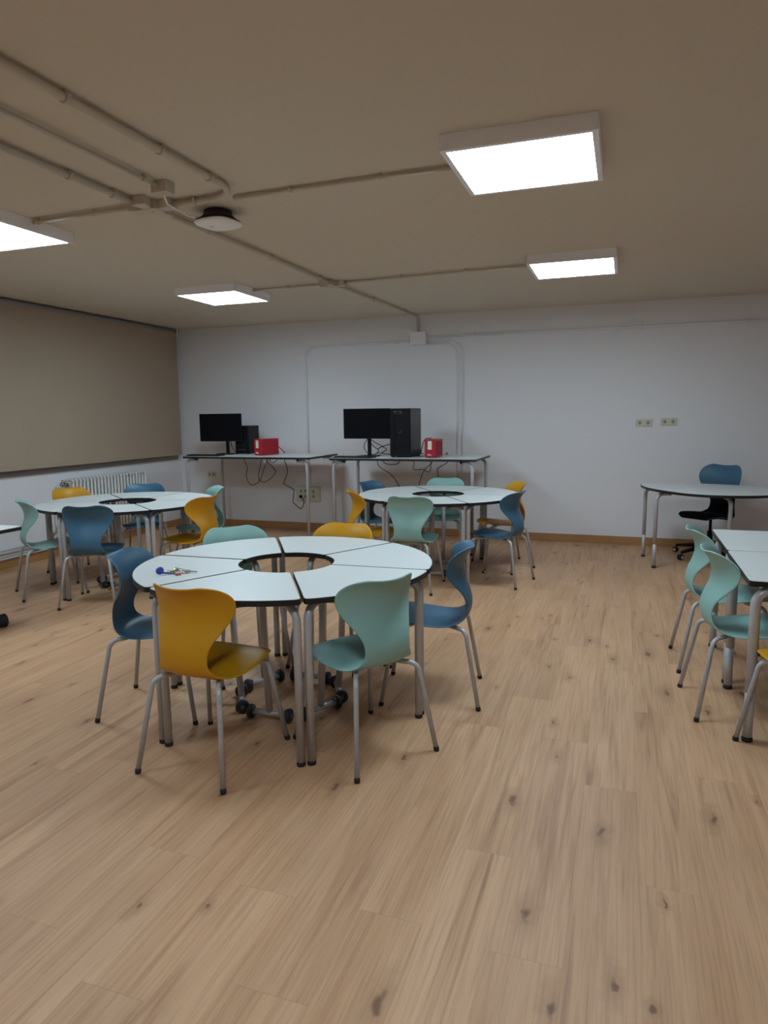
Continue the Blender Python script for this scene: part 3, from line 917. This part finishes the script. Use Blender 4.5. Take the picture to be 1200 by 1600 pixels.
# big tower
t = empty('computer_tower', 'big black tower computer with glass side on the middle desk', 'computer', (-2.225, 7.08, ZD), R(0), 'black computer towers')
MB().box(-.112, .112, -.20, .20, .012, .512, bev=.004).build('case', M['case'], t)
MB().box(-.108, .108, -.206, -.198, .06, .508, bev=.003).build('front_panel', M['black'], t)
MB().box(-.108, .108, -.205, -.197, .014, .056, bev=.002).build('bottom_panel', M['case2'], t)
MB().box(.1118, .1145, -.192, .192, .075, .50).build('side_glass', M['case2'], t)
m = MB()
for k in range(17):
    for c_ in range(3):
        m.box(-.075 + c_ * .012, -.067 + c_ * .012, -.2075, -.2055, .09 + k * .022, .10 + k * .022)
m.build('vent', M['case2'], t)
m = MB(); m.box(-.066, -.03, -.2082, -.2058, .474, .482); m.box(-.05, -.044, -.2082, -.2058, .452, .474)
m.box(-.014, .022, -.2082, -.2058, .474, .482); m.box(-.014, -.006, -.2082, -.2058, .452, .46); m.box(.01, .018, -.2082, -.2058, .452, .474)
m.box(.006, .014, -.2082, -.2058, .272, .284); m.box(-.012, .012, -.2082, -.2058, .256, .262)
m.build('mark', M['greymark'], t)
for sx in (-.09, .09):
    for sy in (-.17, .17): MB().box(sx - .015, sx + .015, sy - .015, sy + .015, 0, .013).build('foot', M['rubber'], t)
# red boxes (power supplies)
def red_box(label, x, y, rz):
    t = empty('power_supply_box', label, 'power supply', (x, y, ZD), rz, 'red power supply boxes')
    w, l, h = .062, .275, .19
    MB().box(-w, w, 0, l, .004, h, bev=.006).build('body', M['red'], t)
    MB().box(-w + .004, w - .004, -.006, .002, .008, h - .006, bev=.004).build('front_panel', M['red'], t)
    MB().box(-.025, .018, -.0075, -.0055, .085, .172).build('label_window', M['label'], t)
    m = MB()
    for k in range(8):
        y0 = .02 + k * .031
        m.box(w - .001, w + .0022, y0, y0 + .012, .02, h - .02); m.box(-w - .0022, -w + .001, y0, y0 + .012, .02, h - .02)
    m.build('ribs', M['redslat'], t)
    # little white lettering-like mark, as indistinct as in the photograph
    m = MB()
    zz = .022
    for pts in ([(-.028, .018), (-.022, .014), (-.026, .008), (-.022, .0), (-.014, .002)], [(-.014, .018), (-.008, .012), (-.012, .006), (-.004, .004), (-.002, .014)],
                [(.002, .012), (.006, .002), (.012, .008), (.012, -.004), (.018, .0)]):
        m.tube([(px, -.0072, zz + pz) for px, pz in pts], .0026, 6)
    m.build('mark', M['whitemark'], t)
    return t
red_box('red box with white label beside the smaller tower on the left desk', -3.985, 6.99, R(-18))
red_box('red box with white label beside the big tower on the middle desk', -1.892, 6.86, R(0))

# ------------------------------------------------------------------ cables
def cable(label, pts, r=.0045, group='black computer cables'):
    P = [Vector(p) for p in pts]
    out = []
    n = len(P)
    for i in range(n - 1):
        p0, p1, p2, p3 = P[max(i - 1, 0)], P[i], P[i + 1], P[min(i + 2, n - 1)]
        for k in range(8):
            q = k / 8
            out.append(.5 * ((2 * p1) + (p2 - p0) * q + (2 * p0 - 5 * p1 + 4 * p2 - p3) * q ** 2 + (3 * p1 - p0 - 3 * p2 + p3) * q ** 3))
    out.append(P[-1])
    return tag(MB().tube(out, r, 8).build('power_cable', M['cable']), label, 'cable', group)
SL, SR = 7.60 / 7.5, 7.52 / 7.4
def drop(pts, yb, sc, hops, zs=0.0):
    """points measured on the wall side plane, hung over the rear edge of the desk"""
    return [(x * sc, yb, 1.415 + (z - 1.415) * sc + zs) for x, z in pts]
DL = .985
p = drop([(-4.476, .881), (-4.435, .786), (-4.456, .673), (-4.401, .575), (-4.322, .583), (-4.25, .651), (-4.196, .79), (-4.158, .879)], 7.60, SL, 0)
cable('widest black cable loop hanging below the back edge of the left desk',
      [(-4.50, 7.47, DL - .006), (-4.52, 7.56, DL)] + p + [(-4.20, 7.56, DL), (-4.20, 7.47, DL - .006)])
p = drop([(-4.241, .879), (-4.287, .702), (-4.271, .624), (-4.184, .614), (-4.054, .723), (-4.09, .80), (-4.155, .859)], 7.615, SL, 0)
cable('black cable hanging in a leaf-shaped loop below the left desk, over the widest loop',
      [(-4.27, 7.50, DL - .004), (-4.27, 7.57, DL)] + p + [(-4.22, 7.57, DL), (-4.22, 7.50, DL - .004)])
p = drop([(-4.115, .876), (-4.068, .856), (-4.019, .886)], 7.60, SL, 0)
cable('short black cable dipping just below the back edge of the left desk',
      [(-4.19, 7.50, DL - .007), (-4.19, 7.56, DL)] + p + [(-4.02, 7.56, DL), (-4.02, 7.50, DL - .007)])
cable('black cable zigzagging down from the left desk to the plug in the socket block',
      [(-3.895, 7.25, 1.09), (-3.885, 7.32, 1.05), (-3.875, 7.42, DL + .002), (-3.91, 7.51, DL - .002), (-3.955, 7.575, .965), (-3.965, 7.60, .87), (-3.93, 7.60, .743), (-3.985, 7.60, .595), (-3.975, 7.60, .575), (-3.86, 7.61, .515), (-3.855, 7.61, .49),
       (-3.87, 7.61, .36), (-3.85, 7.61, .335), (-3.768, 7.62, .274), (-3.735, 7.64, .355), (-3.765, 7.655, .405), (-3.789, 7.672, .42)], .005)
plug = tag(MB().lathe([(.018, 0), (.020, .006), (.019, .02), (.011, .036), (.006, .04)], 14, (-3.79, D - .048, .42), (0, -1, 0)).build('power_plug', M['black']),
           'black power plug pushed into the cream socket block', 'plug')
p = drop([(-2.672, .886), (-2.645, .822), (-2.514, .742), (-2.419, .62), (-2.40, .50)], 7.53, SR, 0)
cable('black cable hanging diagonally below the middle desk, leftmost of the drops',
      [(-2.62, 7.38, DL - .006), (-2.70, 7.49, DL - .004)] + p)
p = drop([(-2.6, .882), (-2.493, .852), (-2.407, .884)], 7.53, SR, 0)
cable('short black cable sagging just below the back edge of the middle desk',
      [(-2.62, 7.42, DL - .007), (-2.64, 7.49, DL)] + p + [(-2.44, 7.49, DL), (-2.44, 7.42, DL - .007)])
p = drop([(-2.236, .891), (-2.24, .801), (-2.133, .802), (-2.058, .776), (-2.04, .875)], 7.54, SR, 0)
cable('black cable looping squarely below the middle desk under the big tower',
      [(-2.27, 7.40, DL - .006), (-2.27, 7.49, DL)] + p + [(-2.075, 7.49, DL), (-2.075, 7.40, DL - .006)])
p = drop([(-2.025, .881), (-2.114, .793), (-2.171, .639), (-2.19, .50)], 7.525, SR, 0)
cable('black cable dropping from below the right red box towards the floor',
      [(-2.02, 7.40, DL - .006), (-2.05, 7.49, DL)] + p)
p = drop([(-1.847, .89), (-1.957, .814), (-1.953, .742), (-1.94, .55)], 7.53, SR, 0)
cable('black cable dropping below the middle desk, rightmost of the drops',
      [(-1.84, 7.30, DL - .006), (-1.87, 7.49, DL)] + p)
# on the desks
cable('black cable tangled round the stand of the middle monitor',
      [(-2.66, 7.09, 1.17), (-2.70, 7.10, 1.12), (-2.715, 7.10, 1.06), (-2.67, 7.10, 1.0), (-2.60, 7.11, .985), (-2.55, 7.11, 1.03), (-2.61, 7.10, 1.08), (-2.65, 7.09, 1.15)])
cable('black cable running from the middle monitor to the big tower',
      [(-2.63, 7.07, 1.16), (-2.59, 7.10, 1.12), (-2.52, 7.12, 1.08), (-2.465, 7.14, 1.037), (-2.53, 7.16, 1.0), (-2.42, 7.20, .982), (-2.30, 7.30, .98)])
cable('black cable rising beside the big tower behind the middle monitor',
      [(-2.56, 7.10, 1.045), (-2.51, 7.12, 1.072), (-2.44, 7.16, 1.095), (-2.35, 7.29, 1.10)])
cable('black cable between the big tower and the right red box',
      [(-2.09, 7.29, .99), (-2.055, 7.10, 1.0), (-2.03, 7.00, 1.03), (-2.005, 6.96, 1.09), (-1.98, 6.94, 1.145), (-1.955, 6.95, 1.166), (-1.92, 7.0, 1.168)])
cable('black cable hanging behind the left monitor down to its desk',
      [(-4.50, 7.235, 1.17), (-4.50, 7.245, 1.116), (-4.475, 7.25, 1.03), (-4.42, 7.26, .985), (-4.36, 7.30, .978)])

# ================================================================== KEYS
ZK = .71
t = empty('bunch_of_keys', 'bunch of keys with blue tag lying on the nearest ring table', 'keys', (-1.91, 2.565, ZK), 0)
def at(x, y): return (x + 1.91, y - 2.565)
bx_, by_ = at(-1.968, 2.528)
m = MB().lathe([(.003, 0), (.017, .001), (.0185, .004), (.017, .007), (.003, .008)], 20, (bx_, by_, .0165), (.35, -.75, .55))
m.tube([(bx_ + .012, by_ + .004, .008), (bx_ + .045, by_ + .016, .006)], .0042, 8)
m.build('blue_tag', M['keyblue'], t)
rg = MB()
pts = [(-.01 + .016 * math.cos(2 * math.pi * k / 18), .0 + .016 * math.sin(2 * math.pi * k / 18), .010 + .006 * math.sin(2 * math.pi * k / 18 + 1)) for k in range(19)]
rg.tube(pts, .0016, 6); rg.build('key_ring', M['keymetal'], t)
def key(x, y, z, rz, tilt, m, L=.052, head=.012):
    b = MB()
    b.prism([(head * math.cos(2 * math.pi * k / 14) * 1.05, head * math.sin(2 * math.pi * k / 14)) for k in range(14)], 0, .0026)
    b.prism([(head * .8, -.004), (L, -.004), (L + .004, 0), (L, .004), (L * .85, .0028), (L * .75, .0042), (L * .6, .0028), (L * .5, .004), (head * .8, .004)], .0004, .0022)
    b.xform(Matrix.Translation((x, y, z)) @ Matrix.Rotation(rz, 4, 'Z') @ Matrix.Rotation(tilt, 4, 'Y'))
    b.build('key', m, t)
key(-.005, .012, .010, R(35), R(6), M['keymetal'])
key(.0, .002, .016, R(10), R(14), M['keybrass'])
key(-.015, -.006, .004, R(-20), R(2), M['keymetal'], .045)
key(.005, .010, .022, R(60), R(20), M['keymetal'], .04, .014)
key(-.02, .004, .008, R(160), R(5), M['keybrass'], .04)
b = MB().tube([(.022, .016, .009), (.055, .030, .009)], .0065, 8); b.tube([(.055, .030, .008), (.085, .042, .006)], .0035, 8)
b.build('key_fob', M['keymetal'], t)
MB().lathe([(.004, 0), (.013, .001), (.013, .004), (.004, .005)], 14, (.028, -.022, .001), (0, 0, 1)).build('red_tag', M['keyred'], t)
